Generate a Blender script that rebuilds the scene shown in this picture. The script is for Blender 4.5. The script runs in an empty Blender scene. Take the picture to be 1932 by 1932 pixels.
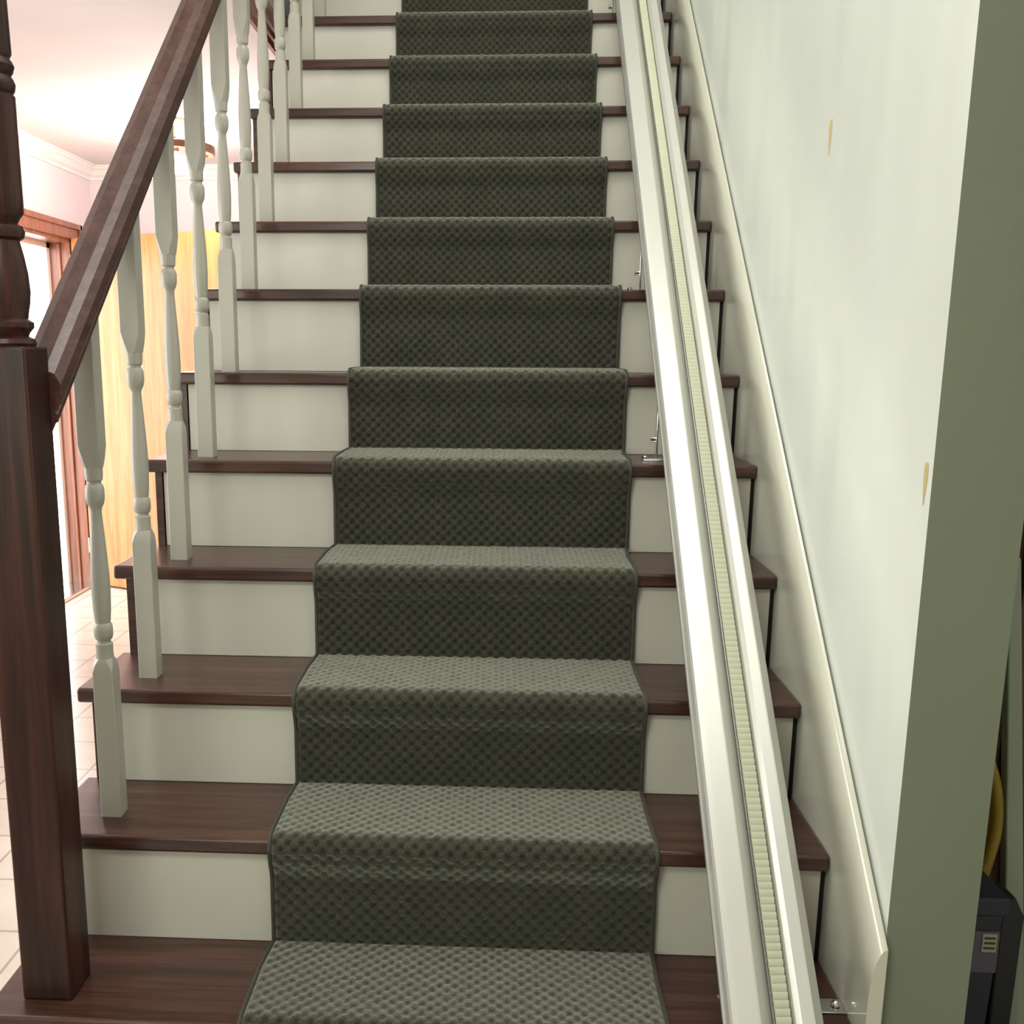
import bpy, math, random
from mathutils import Vector
random.seed(4)
C = bpy.context.scene.collection
SC = bpy.context.scene

# ------------------------------------------------------------------ camera, world, lights, exposure
cam_data = bpy.data.cameras.new('camera')
cam = bpy.data.objects.new('camera', cam_data); C.objects.link(cam)
cam.location = (0.5308, -1.3670, 0.9959)
cam.rotation_euler = (1.3703, -0.0048, 0.0531)
cam_data.sensor_width = 36; cam_data.sensor_fit = 'HORIZONTAL'
cam_data.lens = 1944.15/1932*36
cam_data.shift_x = 132.5/1932; cam_data.shift_y = 92.1/1932
cam_data.clip_start = 0.02
SC.camera = cam
SC.view_settings.view_transform = 'Standard'; SC.view_settings.look = 'None'
SC.view_settings.gamma = 1; SC.view_settings.use_curve_mapping = False
SC.view_settings.exposure = 0.0
w = bpy.data.worlds.new('world'); SC.world = w; w.use_nodes = True
w.node_tree.nodes['Background'].inputs[0].default_value = (0.93, 0.96, 1.0, 1)
w.node_tree.nodes['Background'].inputs[1].default_value = 6.0

def area(name, loc, target, size, energy, col, sy=None):
    d = bpy.data.lights.new(name, 'AREA'); d.energy = energy; d.color = col
    d.size = size
    if sy: d.shape = 'RECTANGLE'; d.size_y = sy
    o = bpy.data.objects.new(name, d); C.objects.link(o); o.location = loc
    o.rotation_euler = (Vector(target)-Vector(loc)).to_track_quat('-Z', 'Y').to_euler()
    return o
area('hall_window_light', (-1.25, -3.4, 1.25), (0.4, 0.6, 0.4), 1.1, 29, (0.88, 1.0, 0.84), 1.3)
area('hall_ceiling_light', (0.0, -1.2, 2.0), (0.25, 0.2, 0.0), 0.7, 26, (0.97, 1.0, 0.90), 0.7)
area('stairwell_light', (0.45, 0.5, 4.0), (0.5, 0.6, 0.0), 0.8, 42, (1.0, 0.97, 0.90), 1.4)
area('front_door_daylight', (-2.6, 4.0, 0.9), (-1.0, 3.4, 0.1), 1.2, 22, (1.0, 0.97, 0.95), 1.9)
area('side_window_light', (-1.8, 0.6, 1.0), (1.1, 0.7, 0.9), 1.3, 33, (0.95, 1.0, 0.95), 1.2)

# ------------------------------------------------------------------ constants of the stair
RUN, RISE, S = 0.2112, 0.19, 0.19/0.2112
DZ = [-.0035, .003, -.001, -.002, .001, -.005, .007, .004, .0005, -.001, -.001, -.003, 0, 0]
def Z(k): return k*RISE + (DZ[k] if 0 <= k < len(DZ) else 0)
NOSE, TT = 0.017, 0.028
XR, XW = 1.0855, 1.112
FLOOR, CEIL, TOP = -0.38, 2.04, 4.6
XLW, YB, YN = -1.87, 4.86, -3.6
KTOP = 13

# ------------------------------------------------------------------ materials
def mat(name, col, rough=.5, **kw):
    m = bpy.data.materials.new(name); m.use_nodes = True
    b = m.node_tree.nodes['Principled BSDF']
    b.inputs['Base Color'].default_value = (*col, 1); b.inputs['Roughness'].default_value = rough
    for k, v in kw.items(): b.inputs[k.replace('_', ' ')].default_value = v
    return m
class NT:
    def __init__(s, m): s.t = m.node_tree; s.b = s.t.nodes['Principled BSDF']
    def n(s, typ, ins=None, **props):
        x = s.t.nodes.new(typ)
        for k, v in props.items(): setattr(x, k, v)
        for k, v in (ins or {}).items():
            if isinstance(v, bpy.types.NodeSocket): s.t.links.new(v, x.inputs[k])
            else: x.inputs[k].default_value = v
        return x
    def l(s, a, b): s.t.links.new(a, b)
    def ramp(s, fac, stops):
        r = s.n('ShaderNodeValToRGB', {0: fac})
        e = r.color_ramp.elements
        while len(e) < len(stops): e.new(.5)
        for i, (p, c) in enumerate(stops): e[i].position = p; e[i].color = (*c, 1)
        return r.outputs[0]
    def bump(s, h, strength, dist):
        b = s.n('ShaderNodeBump', {'Height': h, 'Strength': strength, 'Distance': dist})
        s.l(b.outputs[0], s.b.inputs['Normal'])
    def coords(s, scale=(1, 1, 1), out='Object'):
        tc = s.n('ShaderNodeTexCoord')
        return s.n('ShaderNodeMapping', {'Vector': tc.outputs[out], 'Scale': scale}).outputs[0]

def wood(name, dark, mid, light, axis='x', rough=.28, coat=.5, scale=1.0, bump=.15, spec=.5):
    m = mat(name, mid, rough, Specular_IOR_Level=spec); t = NT(m)
    a, f = 2.2*scale, 42*scale
    sc = {'x': (a, f, f), 'y': (f, a, f), 'z': (f, f, a)}[axis]
    v = t.coords(sc)
    n1 = t.n('ShaderNodeTexNoise', {'Vector': v, 'Scale': 1.0, 'Detail': 6.0, 'Roughness': .62, 'Distortion': .6})
    v2 = t.coords(tuple(x*5 for x in sc))
    n2 = t.n('ShaderNodeTexNoise', {'Vector': v2, 'Scale': 1.0, 'Detail': 3.0})
    mx = t.n('ShaderNodeMath', {0: n2.outputs[0], 1: .35}, operation='MULTIPLY')
    ad = t.n('ShaderNodeMath', {0: n1.outputs[0], 1: mx.outputs[0]}, operation='ADD')
    c = t.ramp(ad.outputs[0], [(.42, dark), (.64, mid), (.85, light)])
    t.l(c, t.b.inputs['Base Color']); t.bump(ad.outputs[0], bump, .002)
    t.b.inputs['Coat Weight'].default_value = coat; t.b.inputs['Coat Roughness'].default_value = .18
    return m
def paint(name, col, rough=.45, var=.06, bump=.05, coat=0, vs=3):
    m = mat(name, col, rough); t = NT(m)
    n = t.n('ShaderNodeTexNoise', {'Vector': t.coords((vs, vs, vs*.6)), 'Scale': 1.0, 'Detail': 4.0})
    c = t.ramp(n.outputs[0], [(.3, tuple(x*(1-var) for x in col)), (.7, tuple(min(1, x*(1+var*.5)) for x in col))])
    t.l(c, t.b.inputs['Base Color'])
    n2 = t.n('ShaderNodeTexNoise', {'Vector': t.coords((90, 90, 90)), 'Scale': 1.0, 'Detail': 2.0})
    t.bump(n2.outputs[0], bump, .002)
    t.b.inputs['Coat Weight'].default_value = coat; t.b.inputs['Coat Roughness'].default_value = .12
    return m
M = {}
M['tread'] = wood('tread_wood', (.018, .0062, .0043), (.044, .0155, .0105), (.082, .033, .023), 'x', .36, .22, 1, .08, .4)
M['newel'] = wood('newel_wood', (.012, .004, .003), (.030, .009, .0065), (.058, .018, .012), 'z', .4, .04, 1, .05, .3)
M['rail'] = wood('handrail_wood', (.030, .010, .009), (.060, .022, .018), (.10, .042, .034), 'y', .38, .22, 1, .03, .4)
M['casing'] = wood('casing_wood', (.13, .035, .014), (.23, .075, .03), (.34, .12, .05), 'z', .35, .4)
M['leaf'] = wood('door_leaf_wood', (.40, .13, .035), (.52, .195, .06), (.62, .27, .10), 'z', .4, .2, .8, .05)
M['closet_wood'] = wood('closet_wood', (.04, .012, .006), (.09, .03, .012), (.14, .05, .02), 'z', .5, .1)
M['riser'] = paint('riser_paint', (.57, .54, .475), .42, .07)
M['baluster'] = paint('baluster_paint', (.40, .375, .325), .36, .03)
M['skirt'] = paint('skirt_paint', (.58, .57, .48), .16, .04, .02, .8)
M['wall'] = paint('wall_paint', (.80, .83, .77), .30, .07, .12, .2, 2.0)
t = NT(M['wall']); bn = [n for n in t.t.nodes if n.type == 'BUMP'][0]
rp_ = t.n('ShaderNodeTexNoise', {'Vector': t.coords((3.2, 3.2, .6)), 'Scale': 1.0, 'Detail': 2.0})
b2 = t.n('ShaderNodeBump', {'Height': rp_.outputs[0], 'Strength': .45, 'Distance': .04}); t.l(b2.outputs[0], bn.inputs['Normal'])
M['wall_left'] = paint('left_room_paint', (.76, .68, .69), .6, .03)
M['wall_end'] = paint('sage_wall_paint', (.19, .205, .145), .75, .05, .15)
M['ceiling'] = paint('ceiling_paint', (.80, .76, .74), .8, .03, .1)
M['white_trim'] = paint('white_trim_paint', (.85, .82, .77), .4, .02)
M['alu'] = paint('track_enamel', (.70, .69, .65), .34, .02, .01); M['alu'].node_tree.nodes['Principled BSDF'].inputs['Metallic'].default_value = .4
M['alu_grey'] = mat('track_grey_metal', (.36, .36, .33), .35, Metallic=.6)
M['rack'] = mat('rack_plastic', (.56, .56, .43), .4)
M['chrome'] = mat('chrome', (.72, .72, .70), .18, Metallic=1.0)
M['dark_metal'] = mat('bronze_metal', (.16, .075, .045), .35, Metallic=.6)
M['bulb'] = mat('bulb_glass', (1, .9, .8), .3, Emission_Color=(1, .80, .62, 1), Emission_Strength=32)
M['filler'] = paint('tan_filler', (.58, .43, .21), .8, .15)
M['binding'] = mat('binding_cloth', (.045, .042, .032), .8)
M['navy'] = mat('navy_plastic', (.022, .024, .045), .45)
M['black'] = mat('black_plastic', (.006, .006, .008), .5)
M['lilac'] = paint('lilac_label', (.13, .10, .15), .6, .1)
M['sticker'] = mat('sticker_paper', (.42, .42, .32), .7)
M['ink'] = mat('ink', (.06, .06, .05), .7)
M['yellow'] = mat('yellow_rubber', (.34, .22, .012), .45)
M['pale'] = paint('pale_board_paint', (.42, .46, .36), .5, .06)
M['gap'] = mat('dark_gap', (.01, .009, .007), .9)

def tile_mat():
    m = mat('floor_tile', (.62, .52, .45), .25); t = NT(m)
    tc = t.n('ShaderNodeTexCoord')
    mp = t.n('ShaderNodeMapping', {'Vector': tc.outputs['Object'], 'Location': (.08, -.104, 0)})
    b = t.n('ShaderNodeTexBrick', {'Vector': mp.outputs[0], 'Scale': 1.0, 'Mortar Size': .004, 'Mortar Smooth': .1,
        'Brick Width': .243, 'Row Height': .243, 'Color1': (.60, .53, .46, 1), 'Color2': (.55, .48, .41, 1), 'Mortar': (.34, .28, .24, 1)}, offset=0.0)
    n = t.n('ShaderNodeTexNoise', {'Vector': t.coords((9, 9, 9)), 'Scale': 1.0, 'Detail': 5.0})
    mx = t.n('ShaderNodeMix', {0: .35, 6: b.outputs[0]}, data_type='RGBA', blend_type='MULTIPLY')
    t.l(t.ramp(n.outputs[0], [(.3, (.75, .7, .66)), (.7, (1, 1, 1))]), mx.inputs[7])
    t.l(mx.outputs[2], t.b.inputs['Base Color']); t.bump(b.outputs['Fac'], -.4, .002)
    return m
M['tile'] = tile_mat()
def siding_mat():
    m = mat('siding', (.85, .85, .85), .6); t = NT(m)
    wv = t.n('ShaderNodeTexWave', {'Vector': t.coords((1, 1, 1)), 'Scale': 1.35, 'Distortion': 0.0}, wave_type='BANDS', bands_direction='Z', wave_profile='SAW')
    t.l(t.ramp(wv.outputs[0], [(0, (.45, .45, .45)), (.06, (.86, .86, .86))]), t.b.inputs['Base Color'])
    return m
M['siding'] = siding_mat()
def carpet_mat():
    m = mat('carpet', (.2, .2, .16), 1.0); t = NT(m)
    tc = t.n('ShaderNodeTexCoord')
    uv = tc.outputs['UV']
    sx = t.n('ShaderNodeSeparateXYZ', {0: uv})
    def lin(a, b): # sin(pi*(a*u+b*v)/s)
        x = t.n('ShaderNodeMath', {0: sx.outputs[0], 1: a}, operation='MULTIPLY')
        y = t.n('ShaderNodeMath', {0: sx.outputs[1], 1: b}, operation='MULTIPLY')
        z = t.n('ShaderNodeMath', {0: x.outputs[0], 1: y.outputs[0]}, operation='ADD')
        return t.n('ShaderNodeMath', {0: z.outputs[0]}, operation='SINE').outputs[0]
    k = math.pi/.0118
    a, b = lin(k, 0), lin(0, k)
    p = t.n('ShaderNodeMath', {0: a, 1: b}, operation='MULTIPLY')
    fz = t.n('ShaderNodeTexNoise', {'Vector': uv, 'Scale': 330.0, 'Detail': 4.0, 'Roughness': .8})
    f3 = t.n('ShaderNodeTexNoise', {'Vector': uv, 'Scale': 620.0, 'Detail': 2.0, 'Roughness': .8})
    f2 = t.n('ShaderNodeTexNoise', {'Vector': uv, 'Scale': 14.0, 'Detail': 3.0})
    h = t.n('ShaderNodeMapRange', {0: p.outputs[0], 1: -.9, 2: .35, 3: 0.28, 4: 1.0})
    fm = t.n('ShaderNodeMath', {0: fz.outputs[0], 1: 1.9}, operation='MULTIPLY')
    s0 = t.n('ShaderNodeMath', {0: t.n('ShaderNodeMath', {0: h.outputs[0], 1: .75}, operation='MULTIPLY').outputs[0], 1: fm.outputs[0]}, operation='ADD')
    c = t.ramp(t.n('ShaderNodeMath', {0: s0.outputs[0], 1: .42}, operation='MULTIPLY').outputs[0],
               [(.2, (.008, .008, .0055)), (.5, (.029, .029, .0215)), (.88, (.092, .089, .070))])
    mx = t.n('ShaderNodeMix', {0: .5, 6: c}, data_type='RGBA', blend_type='MULTIPLY')
    t.l(t.ramp(f2.outputs[0], [(.35, (.72, .74, .70)), (.65, (1.1, 1.06, 1.0))]), mx.inputs[7])
    m2 = t.n('ShaderNodeMix', {0: .85, 6: mx.outputs[2]}, data_type='RGBA', blend_type='MULTIPLY')
    t.l(t.ramp(f3.outputs[0], [(.36, (.30, .30, .30)), (.64, (1.9, 1.9, 1.9))]), m2.inputs[7])
    t.l(m2.outputs[2], t.b.inputs['Base Color'])
    t.bump(s0.outputs[0], .6, .003)
    t.b.inputs['Sheen Weight'].default_value = 1.0; t.b.inputs['Sheen Roughness'].default_value = .3
    t.b.inputs['Sheen Tint'].default_value = (.9, .88, .76, 1)
    t.b.inputs['Specular IOR Level'].default_value = 0.05
    return m
M['carpet'] = carpet_mat()

# ------------------------------------------------------------------ helpers
class MB:
    def __init__(s): s.v = []; s.f = []; s.uv = None
    def add(s, vs, fs):
        o = len(s.v); s.v += [tuple(v) for v in vs]; s.f += [tuple(i+o for i in f) for f in fs]; return s
    def box(s, x0, x1, y0, y1, z0, z1):
        v = [(x, y, z) for z in (z0, z1) for y in (y0, y1) for x in (x0, x1)]
        return s.add(v, [(0, 2, 3, 1), (4, 5, 7, 6), (0, 1, 5, 4), (2, 6, 7, 3), (0, 4, 6, 2), (1, 3, 7, 5)])
    def loops(s, rings, cap=True, closed=True):
        n = len(rings[0]); vs = [p for r in rings for p in r]; fs = []
        for i in range(len(rings)-1):
            for j in range(n if closed else n-1):
                a = i*n+j; b = i*n+(j+1) % n
                fs.append((a, b, b+n, a+n))
        if cap: fs += [tuple(range(n))[::-1], tuple(range((len(rings)-1)*n, len(rings)*n))]
        return s.add(vs, fs)
    def lathe(s, prof, c=(0, 0, 0), n=28):
        return s.loops([[(c[0]+r*math.cos(2*math.pi*j/n), c[1]+r*math.sin(2*math.pi*j/n), c[2]+z) for j in range(n)] for z, r in prof])
    def tube(s, pts, r, n=10, closed=False):
        rings = []; P = [Vector(p) for p in pts]; N = len(P)
        up = Vector((0.31, .2, .93))
        for i, p in enumerate(P):
            d = (P[(i+1) % N]-P[i-1]) if closed else (P[min(i+1, N-1)]-P[max(i-1, 0)])
            d.normalize(); a = d.cross(up)
            if a.length < .1: a = d.cross(Vector((1, 0, 0)))
            a.normalize(); b = d.cross(a)
            rings.append([p+a*r*math.cos(2*math.pi*j/n)+b*r*math.sin(2*math.pi*j/n) for j in range(n)])
        if closed: rings.append(rings[0])
        return s.loops(rings, cap=not closed)
    def build(s, name, m, parent=None, bevel=0, seg=2, smooth=False, loc=None):
        me = bpy.data.meshes.new(name); me.from_pydata(s.v, [], s.f); me.update()
        import bmesh
        bm = bmesh.new(); bm.from_mesh(me); bmesh.ops.recalc_face_normals(bm, faces=bm.faces); bm.to_mesh(me); bm.free()
        me.materials.append(m if not isinstance(m, str) else M[m])
        o = bpy.data.objects.new(name, me); C.objects.link(o)
        if parent: o.parent = parent
        if loc: o.location = loc
        if bevel:
            b = o.modifiers.new('bevel', 'BEVEL'); b.width = bevel; b.segments = seg; b.limit_method = 'ANGLE'; b.angle_limit = math.radians(40)
        if smooth or bevel:
            for p in me.polygons: p.use_smooth = True
            if hasattr(me, 'set_sharp_from_angle'): me.set_sharp_from_angle(angle=math.radians(38 if smooth else 50))
        return o
def tag(o, label, cat, group=None):
    o['label'] = label; o['category'] = cat
    if group: o['group'] = group
    return o
def thing(name, label, cat, loc=(0, 0, 0), group=None):
    o = bpy.data.objects.new(name, None); C.objects.link(o); o.location = loc
    o.empty_display_size = .1
    return tag(o, label, cat, group)
def struct(o, label=None):
    o['kind'] = 'structure'
    if label: o['label'] = label
    return o
def sweep(prof, y0, y1, drift=0, sl=S, plumb=True):
    """profile of (x, h) points carried up the stair slope"""
    def ring(y): return [(x+drift*y, y, sl*y+h) for x, h in prof]
    return MB().loops([ring(y0), ring(y1)])

# ------------------------------------------------------------------ setting: floors, walls, ceilings
struct(MB().box(-3.6, 2.1, YN, YB, FLOOR-.05, FLOOR).build('floor', 'tile'), 'pale pinkish square tile floor beside the stairs')
m = MB()   # left wall with the doorway
DY0, DY1, DH = 3.45, 4.54, 1.60
m.box(XLW-.12, XLW, YN, DY0, FLOOR, CEIL); m.box(XLW-.12, XLW, DY1, YB, FLOOR, CEIL); m.box(XLW-.12, XLW, DY0, DY1, DH, CEIL)
struct(m.build('wall_left', 'wall_left'), 'pale pinkish wall with the front door opening')
struct(MB().box(XLW-.12, XR+.05, YB, YB+.1, FLOOR, TOP).build('wall_back', 'wall_left'), 'pinkish back wall behind the balusters')
m = MB().box(XW, XW+.125, .034, YB, FLOOR, TOP)
wr = m.build('wall_right', 'wall')
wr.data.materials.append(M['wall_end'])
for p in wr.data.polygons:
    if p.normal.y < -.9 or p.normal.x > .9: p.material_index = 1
struct(wr, 'glossy pale green wall right of the stairs, sage green at its end')
struct(MB().box(-3.6, 2.1, YN-.1, YN, FLOOR, CEIL).build('wall_near', 'wall'))
struct(MB().box(2.0, 2.1, YN, YB, FLOOR, CEIL).build('wall_hall', 'wall'))
m = MB()
m.box(XLW-.12, -.275, -.3, YB, CEIL, CEIL+.06); m.box(XLW-.12, 2.1, YN, -.3, CEIL, CEIL+.06)
m.box(XW+.125, 2.1, -.3, YB, CEIL, CEIL+.06)
struct(m.build('ceiling', 'ceiling'), 'white ceiling of the lit left room')
struct(MB().box(-.4, XW+.1, -.4, YB, TOP, TOP+.06).build('ceiling_upper', 'ceiling'))
m = MB().box(-.335, -.275, -.3, YB, CEIL+.06, TOP); m.box(-.335, XW+.125, -.36, -.3, CEIL+.06, TOP)
struct(m.build('wall_stairwell', 'wall'), 'pale stairwell wall above the left room ceiling')
# crown moulding along left and back walls
def crown(name, horiz):
    prof = [(0, 0), (0, -.075), (.012, -.075), (.014, -.062), (.03, -.05), (.045, -.026), (.058, -.018), (.06, -.010), (.07, -.008), (.07, 0)]
    a, b = ([], [])
    for d, z in prof:
        if horiz: a.append((XLW+d, YB-d, CEIL+z)); b.append((-.34, YB-d, CEIL+z))
        else: a.append((XLW+d, YN, CEIL+z)); b.append((XLW+d, YB-d, CEIL+z))
    return MB().loops([a, b]).build(name, 'white_trim')
struct(crown('trim_1', False), 'white crown moulding on the left wall')
struct(crown('trim_2', True), 'white crown moulding on the back wall')
# dark stepped moulding on the ceiling edge of the stairwell
prof = [(-.275, -.02), (-.262, -.02), (-.262, .004), (-.256, .008), (-.256, .030), (-.249, .034), (-.249, .056), (-.240, .062), (-.240, .082), (-.275, .082)]
struct(MB().loops([[(x, -.28, CEIL+h) for x, h in prof], [(x, 3.6, CEIL+h) for x, h in prof]]).build('trim_3', 'casing'), 'dark stepped wood moulding along the ceiling edge')
# spandrel below the open side of the stairs
m = MB()
m.loops([[(x, .0, FLOOR), (x, YB-.002, FLOOR), (x, YB-.002, S*YB-.37), (x, .0, -.37)] for x in (-.219, -.204)])
struct(m.build('wall_spandrel', 'wall_left'), 'wall panel under the open side of the stairs')

# front doorway
d = bpy.data.objects.new('door_1', None); C.objects.link(d); d.location = (XLW, DY0, FLOOR); struct(d, 'front doorway with reddish wood casing, leaf standing open')
def dpart(mb, name, m, bevel=.003):
    mb.v = [(x-XLW, y-DY0, z-FLOOR) for x, y, z in mb.v]
    return mb.build(name, m, d, bevel)
cw = .085
c = MB()
c.box(XLW, XLW+.022, DY1, DY1+cw, FLOOR, DH+cw); c.box(XLW, XLW+.022, DY0-cw, DY0, FLOOR, DH+cw); c.box(XLW, XLW+.022, DY0, DY1, DH, DH+cw)
c.box(XLW+.022, XLW+.036, DY1+cw-.03, DY1+cw, FLOOR, DH+cw); c.box(XLW+.022, XLW+.036, DY0-cw, DY1+cw, DH+cw-.03, DH+cw)
dpart(c, 'casing', 'casing')
j = MB(); j.box(XLW-.12, XLW, DY1-.02, DY1, FLOOR, DH); j.box(XLW-.12, XLW, DY0, DY0+.02, FLOOR, DH); j.box(XLW-.12, XLW, DY0, DY1, DH-.02, DH)
j.box(XLW-.075, XLW-.055, DY1-.035, DY1-.02, FLOOR, DH-.02)
dpart(j, 'jamb', 'casing')
j = MB(); j.box(XLW-.15, XLW-.121, DY1-.055, DY1, FLOOR, DH); j.box(XLW-.15, XLW-.121, DY0, DY1, DH-.05, DH)
sf = dpart(j, 'storm_frame', 'white_trim'); sf['label'] = 'white storm door frame'
j = MB(); j.box(XLW-.155, XLW-.148, DY1-.05, DY1-.03, .62, .80); dpart(j, 'strike_plate', 'chrome')
dpart(MB().box(XLW-.14, XLW+.03, DY0, DY1, FLOOR, FLOOR+.02), 'threshold', 'chrome')
# open door leaf, hinged on the far jamb
ang = math.radians(-24)
lf = MB().box(0, 1.08, -.042, 0, 0.012, 1.985).build('door_leaf', 'leaf', d, .003)
lf.location = (.03, DY1-DY0-.0, 0); lf.rotation_euler = (0, 0, ang); lf['label'] = 'honey coloured flush wooden door leaf'
for z in (.2, 1.0, 1.8):
    MB().tube([(-.004, .004-.046, z), (-.004, .004-.046, z+.09)], .007, 8).build('hinge', 'chrome', lf)
kb = MB(); kb.tube([(1.01, -.042, .93), (1.01, -.085, .93)], .01, 10); kb.lathe([(-.028, .002), (-.022, .02), (0, .028), (.022, .02), (.028, .002)], (1.01, -.10, .93), 16)
kb.build('door_knob', 'chrome', lf, smooth=True)
# outside: ground and siding
struct(MB().box(-7, -3.6, 1, 9, FLOOR-.12, FLOOR-.06).build('ground', mat('concrete', (.6, .6, .6), .8)), 'bright paving outside the front door')
struct(MB().box(-5.2, -5.1, 1, 9.5, FLOOR-.1, 3.2).build('wall_outside', 'siding'), 'bright white clapboard siding seen through the doorway')

# ------------------------------------------------------------------ staircase
st = thing('staircase', 'staircase with dark red-brown wooden treads and cream painted risers', 'staircase')
for k in range(-1, KTOP+1):
    xl = -.246 + .0022*max(k, 0)
    y0 = k*RUN; y1 = (k+1)*RUN+NOSE+.012 if k < KTOP else YB
    tr = MB().box(xl, XR-.001, y0, y1, Z(k)-TT, Z(k)).build('tread', 'tread', st, .0055, 3)
for k in range(-1, KTOP+1):
    zb = Z(k-1) if k > -1 else FLOOR
    MB().box(-.2005, XR-.009, k*RUN+NOSE, k*RUN+NOSE+.014, zb+.0008, Z(k)-TT-.0005).build('riser', 'riser', st)
# saw-tooth outer stringer
def stringer(x0, x1):
    m = MB()
    for k in range(-1, KTOP+1):
        ya, yb = k*RUN+NOSE-.002, (k+1)*RUN+NOSE-.002
        zt = Z(k)-TT-.0005
        lo = lambda y: max(FLOOR, S*y-.36)
        m.loops([[(x, ya, lo(ya)), (x, yb, lo(yb)), (x, yb, zt), (x, ya, zt)] for x in (x0, x1)])
    return m
stringer(-.219, -.2035).build('stringer', 'tread', st)
# glossy wall skirt: flat face, rounded shoulder, top sloping back towards the wall
sk = [(XR, -.40), (XR, .035)]
for i in range(13):
    a = math.radians(180-i*(94/12)); sk.append((XR+.0205+.0205*math.cos(a), .045+.095*math.sin(a)))
sk += [(XW-.0045, .132), (XW-.0045, -.40)]
sb = sweep(sk, .012, YB-.3).build('skirt_board', 'skirt', st, smooth=True)
sb['label'] = 'glossy cream skirt board with rounded top along the right wall'
for k in range(0, KTOP+1):      # dark joint where each riser meets the skirt
    MB().box(XR-.0085, XR-.0005, k*RUN+NOSE+.004, k*RUN+NOSE+.013, Z(k-1)+.001, Z(k)-TT).build('joint', 'gap', st)

# ------------------------------------------------------------------ railing
DR = .021
ra = thing('stair_railing', 'stair railing with dark wood handrail and newel, white turned balusters', 'railing', (-.158, .08, Z(0)))
def rp(mb):
    mb.v = [(x+.158, y-.08, z-Z(0)) for x, y, z in mb.v]; return mb
nx, ny, nh = -.158, .083, .0395
zb = Z(0)
m = MB().box(nx-nh, nx+nh, ny-nh, ny+nh, zb, 1.000)
nw = rp(m).build('newel_post', 'newel', ra, .004); nw['label'] = 'dark square newel post with turned upper shaft'
prof = [(1.000, .036), (1.004, .038), (1.010, .036), (1.014, .028), (1.019, .030), (1.026, .036), (1.033, .036), (1.038, .029), (1.045, .030), (1.06, .033), (1.075, .0345),
        (1.10, .033), (1.125, .029), (1.143, .025), (1.147, .031), (1.155, .033), (1.162, .031), (1.166, .024), (1.172, .027), (1.180, .033), (1.20, .0335), (1.33, .033), (1.333, .030), (1.337, .033),
        (1.345, .0345), (1.352, .032), (1.356, .029), (1.360, .032), (1.368, .0345), (1.374, .032), (1.378, .029), (1.384, .032), (1.60, .028), (1.605, .033), (1.62, .037), (1.635, .033), (1.64, .025), (1.65, .03), (1.68, .042), (1.71, .042), (1.74, .025), (1.75, .004)]
m = MB().lathe(prof, (nx, ny, 0), 36); rp(m).build('turned_shaft', 'newel', nw, smooth=True)
# child of a part: keep the same frame
H0 = .822
# handrail profile (offset from rail axis x, h)
hp = [(-.018, -.042), (-.018, -.034), (-.027, -.030), (-.027, -.021), (-.022, -.017), (-.0345, -.006), (-.0345, .016), (-.026, .030), (-.012, .035),
      (.012, .035), (.026, .030), (.0345, .016), (.0345, -.006), (.022, -.017), (.027, -.021), (.027, -.030), (.018, -.034), (.018, -.042)]
m = MB()
ya, yb = ny+nh-.006, KTOP*RUN+.1
m.loops([[(-.138+x+DR*y, y, S*y+H0+h*1.15) for x, h in hp] for y in (ya, yb)])
rp(m).build('handrail', 'rail', ra)
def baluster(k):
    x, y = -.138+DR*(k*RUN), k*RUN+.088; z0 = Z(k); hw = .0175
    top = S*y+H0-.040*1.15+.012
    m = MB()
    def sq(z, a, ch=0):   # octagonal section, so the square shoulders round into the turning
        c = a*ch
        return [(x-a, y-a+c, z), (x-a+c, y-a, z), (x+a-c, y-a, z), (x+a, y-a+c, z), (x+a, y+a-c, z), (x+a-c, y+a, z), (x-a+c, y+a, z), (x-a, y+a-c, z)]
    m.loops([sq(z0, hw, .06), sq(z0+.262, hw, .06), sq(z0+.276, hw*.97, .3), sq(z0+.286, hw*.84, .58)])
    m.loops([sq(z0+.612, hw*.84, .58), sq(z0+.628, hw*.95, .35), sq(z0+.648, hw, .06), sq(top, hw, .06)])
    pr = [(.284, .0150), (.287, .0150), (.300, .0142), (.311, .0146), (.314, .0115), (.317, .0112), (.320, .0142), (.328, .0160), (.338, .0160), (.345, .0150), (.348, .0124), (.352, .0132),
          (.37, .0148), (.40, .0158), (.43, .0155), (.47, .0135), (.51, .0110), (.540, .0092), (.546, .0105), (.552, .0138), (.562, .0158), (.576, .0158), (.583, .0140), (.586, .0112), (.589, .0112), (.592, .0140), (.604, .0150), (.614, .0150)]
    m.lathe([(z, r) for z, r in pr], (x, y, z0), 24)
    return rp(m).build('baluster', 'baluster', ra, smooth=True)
for k in range(1, KTOP+1): baluster(k)

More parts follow.
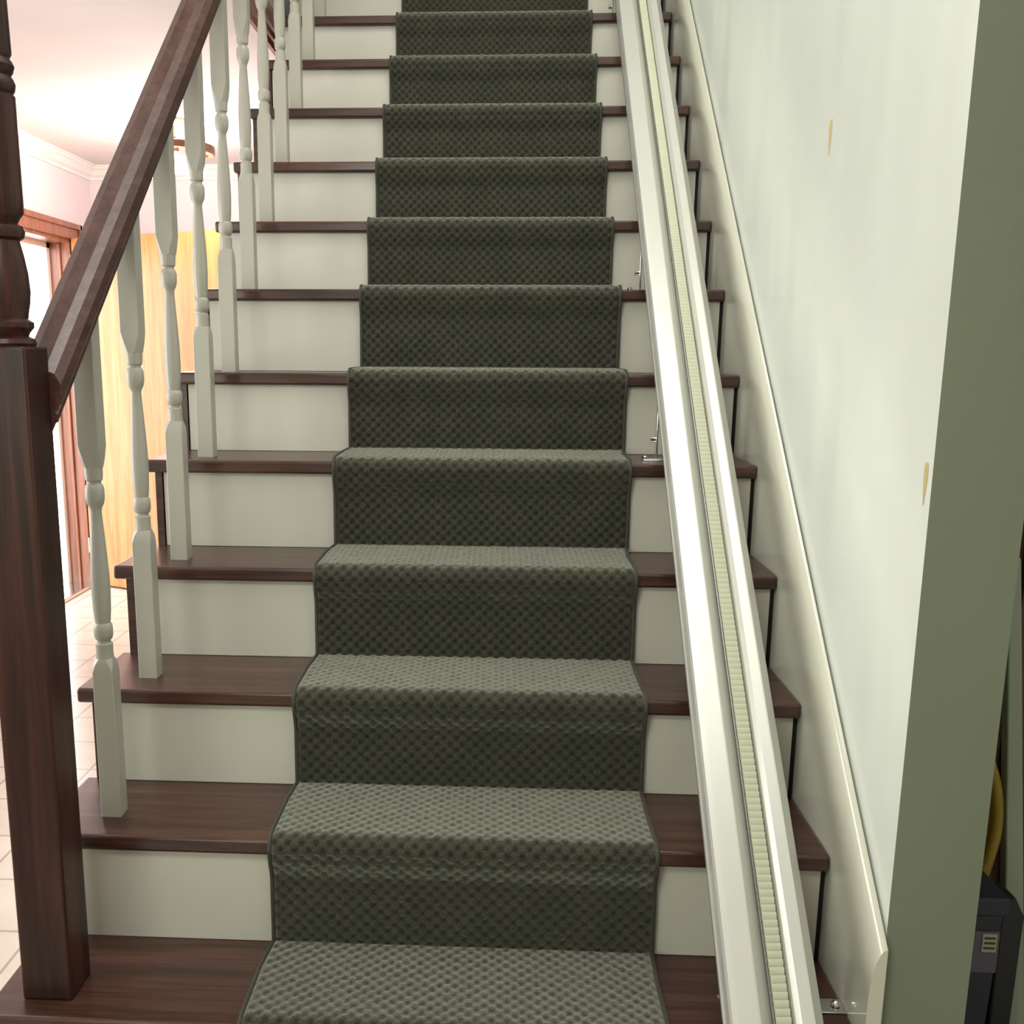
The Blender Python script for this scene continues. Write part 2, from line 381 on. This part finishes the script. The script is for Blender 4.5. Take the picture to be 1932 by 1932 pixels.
# ------------------------------------------------------------------ stair runner
XE = {0: (.158, .800), 1: (.1645, .8035), 2: (.169, .806), 3: (.174, .8085), 4: (.182, .816), 5: (.187, .826), 6: (.189, .829), 7: (.184, .826), 8: (.183, .824), 9: (.182, .823), 10: (.181, .822), 11: (.182, .820), 12: (.182, .82), 13: (.182, .82)}
CT = .011
path = []   # (y, z, row value for width)
def seg(a, b, n): 
    for i in range(n): t = i/n; path.append(tuple(a[j]+(b[j]-a[j])*t for j in range(3)))
zprev = FLOOR
for k in range(-1, KTOP+1):
    kk = max(k, 0)
    yr = k*RUN+NOSE-CT-.001; yf = k*RUN-CT*1.0; zt = Z(k)+CT
    zlow = (Z(k-1)+CT) if k > -1 else FLOOR+.003
    zmid = Z(k)-TT-.012
    zc = zmid-.034
    seg((yr, zlow, kk), (yr, zc, kk), 26)
    for i in range(16):      # soft crease tucked in under the nosing
        t_ = i/16; e_ = t_*t_*(3-2*t_)
        path.append((yr+(yf+.003-yr)*e_, zc+(zmid+.012-zc)*t_, kk))
    r = .028
    seg((yf+.003, zmid+.012, kk), (yf, zt-r, kk), 5)
    for i in range(9):
        a = math.pi-(math.pi/2)*i/9
        path.append((yf+r+r*math.cos(a), zt-r+r*math.sin(a), kk))
    yn = ((k+1)*RUN+NOSE-CT-.001) if k < KTOP else k*RUN+.5
    seg((yf+r, zt, kk), (yn, zt, kk+.98), 44)
NX = 150
vs, uvs = [], []; L = 0; prev = None
cum = []
for i, (y, z, q) in enumerate(path):
    if prev: L += math.hypot(y-prev[0], z-prev[1])
    prev = (y, z); cum.append(L)
def edges(q):
    k = int(q); f = q-k; f = max(0, (f-.6)/.4) if f > .6 else 0
    a, b = XE[min(k, 13)], XE[min(k+1, 13)]
    return a[0]+(b[0]-a[0])*f, a[1]+(b[1]-a[1])*f
P = len(path); kq = math.pi/.0118
ed = []
for i, (y, z, q) in enumerate(path):
    ia, ib = max(0, i-1), min(P-1, i+1)
    ty, tz = path[ib][0]-path[ia][0], path[ib][1]-path[ia][1]
    l = math.hypot(ty, tz) or 1; n = (-tz/l, ty/l)      # outward normal in y,z
    x0, x1 = edges(q); ed.append((x0, x1))
    for j in range(NX+1):
        x = x0+(x1-x0)*j/NX
        u = x; v = cum[i]
        h = .5+.5*math.sin(kq*u)*math.sin(kq*v)
        e = min(j, NX-j)
        h = (h-.5)*.0029*min(1, e/2) + random.uniform(-.0008, .0008)
        if e == 0: h -= .004
        vs.append((x, y+n[0]*h, z+n[1]*h)); uvs.append((u, v))
fs = [(i*(NX+1)+j, i*(NX+1)+j+1, (i+1)*(NX+1)+j+1, (i+1)*(NX+1)+j) for i in range(P-1) for j in range(NX)]
me = bpy.data.meshes.new('stair_runner'); me.from_pydata(vs, [], fs); me.update()
ul = me.uv_layers.new(name='UVMap')
for lp in me.loops: ul.data[lp.index].uv = uvs[lp.vertex_index]
me.materials.append(M['carpet'])
for p in me.polygons: p.use_smooth = True
ru = bpy.data.objects.new('stair_runner', me); C.objects.link(ru)
tag(ru, 'grey-green patterned carpet runner with dark bound edges down the stairs', 'carpet runner')
for s_ in (0, 1):
    # binding: a folded cloth edge, thin rectangle section reaching down to the wood
    rings = []
    for i, (y, z, q) in enumerate(path):
        ia, ib = max(0, i-1), min(P-1, i+1)
        ty, tz = path[ib][0]-path[ia][0], path[ib][1]-path[ia][1]; l = math.hypot(ty, tz) or 1; n = (-tz/l, ty/l)
        x = ed[i][s_]; sg = -1 if s_ == 0 else 1
        rings.append([(x+sg*dx, y+n[0]*h, z+n[1]*h) for dx, h in ((-.001, -.009), (.004, -.009), (.0055, -.004), (.004, .001), (.0005, .002), (-.002, 0))])
    b = MB().loops(rings).build('binding', 'binding', ru, smooth=True)

# ------------------------------------------------------------------ stairlift track
tk = thing('stairlift_track', 'long cream metal stairlift track running up over the right of the treads', 'stairlift track', (.94, -.40, FLOOR))
def tp(mb): mb.v = [(x-.94, y+.40, z-FLOOR) for x, y, z in mb.v]; return mb
TD = .0088
tprof = [(.874, .052), (.874, .110), (.8765, .120), (.885, .1205), (.914, .1205), (.9165, .119), (.9385, .078), (.939, .074), (.9665, .074), (.9672, .108), (.974, .1175), (.990, .1175), (.9925, .1165), (1.0145, .066), (1.0145, .062), (1.013, .052)]
Y0, Y1 = -.36, 3.05
tp(sweep(tprof, Y0, Y1, TD)).build('track_beam', 'alu', tk)
tp(sweep([(.9394, .0745), (.9394, .088), (.9410, .088), (.9410, .0745)], Y0, Y1, TD)).build('groove_strip', 'alu_grey', tk)
tp(sweep([(.8795, .054), (.8715, .054), (.8715, .064), (.8745, .066)], Y0, Y1, TD)).build('lower_lip', 'alu_grey', tk)
m = MB()
ph = .0115*math.cos(math.atan(S)); n_t = int((Y1-Y0)/ph)
for i in range(n_t):
    y = Y0+.003+i*ph; a = .0042
    ring = lambda x, dy: [(x+TD*y, y+dy-a, S*(y-a)+.0745), (x+TD*y, y+dy-a, S*(y-a)+.086), (x+TD*y, y+dy-a*.55, S*(y-a*.5)+.0935), (x+TD*y, y+dy+a*.35, S*(y+a*.4)+.0935), (x+TD*y, y+dy+a, S*(y+a)+.086), (x+TD*y, y+dy+a, S*(y+a)+.0745)]
    m.loops([ring(.9425, 0), ring(.9645, .002)])
r_ = tp(m).build('gear_rack', 'rack', tk, smooth=True); r_['label'] = 'pale toothed plastic gear rack'
for k, xo in ((0, .045), (4, 0), (6, 0), (11, 0)):
    x = .872+TD*k*RUN+xo; z = Z(k); y = k*RUN+.10
    m = MB()
    m.box(x-.024, x+.168, y-.018, y+.018, z, z+.003)
    for xa in (x+.004, x+.128-xo): m.box(xa, xa+.004, y-.012, y+.012, z+.004, S*y+.055)
    ft = tp(m).build('foot_bracket', 'chrome', tk, .001)
    for xb in (x-.018, x+.155):
        m = MB(); m.lathe([(0, .007), (.004, .007), (.006, .005), (.008, .001)], (xb, y, z+.004), 12); tp(m).build('bolt', 'chrome', ft, smooth=True)
    if not xo: m = MB(); m.tube([(x-.008, y, z+.046), (x+.005, y, z+.046)], .006, 12); tp(m).build('bolt', 'chrome', ft, smooth=True)

# ------------------------------------------------------------------ ceiling light in the left room
LX, LY = -.985, 3.64
cl = thing('ceiling_light', 'round bronze ring ceiling light with glowing bulbs in the left room', 'ceiling light', (LX, LY, CEIL))
zr = -.150
MB().lathe([(-.001, .07), (-.012, .07), (-.022, .05), (-.026, .012)]).build('canopy', 'dark_metal', cl, smooth=True)
ring = []
for j in range(49):
    a = 2*math.pi*j/48
    ring.append([((r)*math.cos(a), r*math.sin(a), z) for r, z in ((.176, zr), (.184, zr+.004), (.184, zr+.034), (.176, zr+.036))])
MB().loops(ring, cap=False).build('ring', 'dark_metal', cl, smooth=True)
MB().tube([(0, 0, -.02), (0, 0, -.14)], .008).build('stem', 'dark_metal', cl, smooth=True)
for j in range(3):
    a = math.radians(288+120*j); ca, sa = math.cos(a), math.sin(a)
    ar = MB().tube([(0, 0, -.14), (.09*ca, .09*sa, -.145), (.178*ca, .178*sa, zr+.015)], .006).build('arm', 'dark_metal', cl, smooth=True)
    q = .105
    sk_ = MB().tube([(q*ca, q*sa, -.138), (q*ca, q*sa, -.158)], .018, 14).build('socket', 'dark_metal', cl, smooth=True)
    MB().lathe([(-.156, .014), (-.166, .022), (-.184, .042), (-.207, .052), (-.230, .048), (-.248, .031), (-.257, .003)], (q*ca, q*sa, 0), 20).build('bulb', 'bulb', cl, smooth=True)
pl = bpy.data.lights.new('bulb_light', 'POINT'); pl.energy = 30; pl.color = (1, .89, .86); pl.shadow_soft_size = .05
o = bpy.data.objects.new('bulb_light', pl); C.objects.link(o); o.parent = cl; o.location = (0, 0, -.08)
pl = bpy.data.lights.new('bulb_downlight', 'POINT'); pl.energy = 13; pl.color = (1, .89, .86); pl.shadow_soft_size = .08
o = bpy.data.objects.new('bulb_downlight', pl); C.objects.link(o); o.parent = cl; o.location = (0, 0, -.34)

# ------------------------------------------------------------------ filler patches on the right wall
def patch(y, z, h, wd):
    m = MB(); L_ = []
    for i in range(18):
        a = 2*math.pi*i/18; r = 1+.1*math.sin(3*a+y)
        t = math.sin(a)*r
        L_.append((math.cos(a)*wd*(.62+.38*t), t*h/2))
    m.loops([[(XW-.0004, y+p, z+q) for p, q in L_], [(XW-.0012, y+p*.9, z+q*.97) for p, q in L_]])
    o = m.build('filler_patch', 'filler', wr); return o
p1 = patch(.60, 1.372, .060, .010); p1['label'] = 'tan filler patch'
p2 = patch(.054, .826, .060, .0085); p2['label'] = 'tan filler patch'

# ------------------------------------------------------------------ closet right of the wall end
struct(MB().box(XW+.126, 2.0, 1.0, 1.05, FLOOR, CEIL).build('wall_closet', 'closet_wood'), 'dark brown back wall of the closet')
cp = MB().box(1.548, 1.80, .62, .64, FLOOR, 1.05)
tag(cp.build('wooden_panel', 'closet_wood'), 'reddish brown wooden panel at the far right edge of the photo', 'panel')
m = MB(); m.loops([[(1.600, y, FLOOR), (1.642, y, FLOOR), (1.522, y, .62), (1.500, y, .62)] for y in (.59, .618)])
tag(m.build('leaning_board', 'pale', None, .003), 'narrow pale green board leaning upright in the closet gap', 'board')
m = MB()
for i in range(4):
    cx, cy, cz = 1.436-.006*i, .60-.014*i, .085+.01*i; rx, rz = .10-.013*(i % 3), .205-.012*i
    pts = [(cx+rx*math.cos(2*math.pi*j/48), cy+.012*math.sin(4*math.pi*j/48), cz+rz*math.sin(2*math.pi*j/48)) for j in range(48)]
    m.tube(pts, .0105, 10, closed=True)
hs = m.build('hose_coil', 'yellow', None, smooth=True); tag(hs, 'coiled yellow hose hanging behind the wall end', 'hose')
m = MB(); m.tube([(1.436, 1.0, .28), (1.436, .535, .28), (1.436, .52, .31)], .009, 8)
tag(m.build('wall_hook', 'black', None, smooth=True), 'dark hook carrying the coiled yellow hose', 'hook')
bk = thing('storage_tub', 'navy plastic tub with lilac label standing in the dark closet', 'tub', (1.362, .455, FLOOR))
MB().loops([[(sx*a, sy*b, z) for sx, sy in ((-1, -1), (1, -1), (1, 1), (-1, 1))] for z, a, b in ((0, .098, .045), (.37, .108, .053), (.372, .114, .059), (.405, .114, .059), (.41, .104, .049))]).build('body', 'navy', bk, .006)
MB().box(-.09, .105, -.055, -.051, .255, .338).build('label_band', 'lilac', bk)
sp = MB().box(.074, .100, -.057, -.0551, .298, .334).build('sticker', 'sticker', bk)
for i in range(3): MB().box(.077, .097, -.0578, -.0571, .304+i*.010, .308+i*.010).build('print_line', 'ink', sp)
m = MB().loops([[(1.513+sx*a, .50+sy*b, FLOOR+z) for sx, sy in ((-1, -1), (1, -1), (1, 1), (-1, 1))] for z, a, b in ((0, .020, .05), (.34, .022, .05), (.37, .012, .03))])
tag(m.build('black_canister', 'black', None, .005), 'black narrow canister between navy tub and pale board', 'canister')
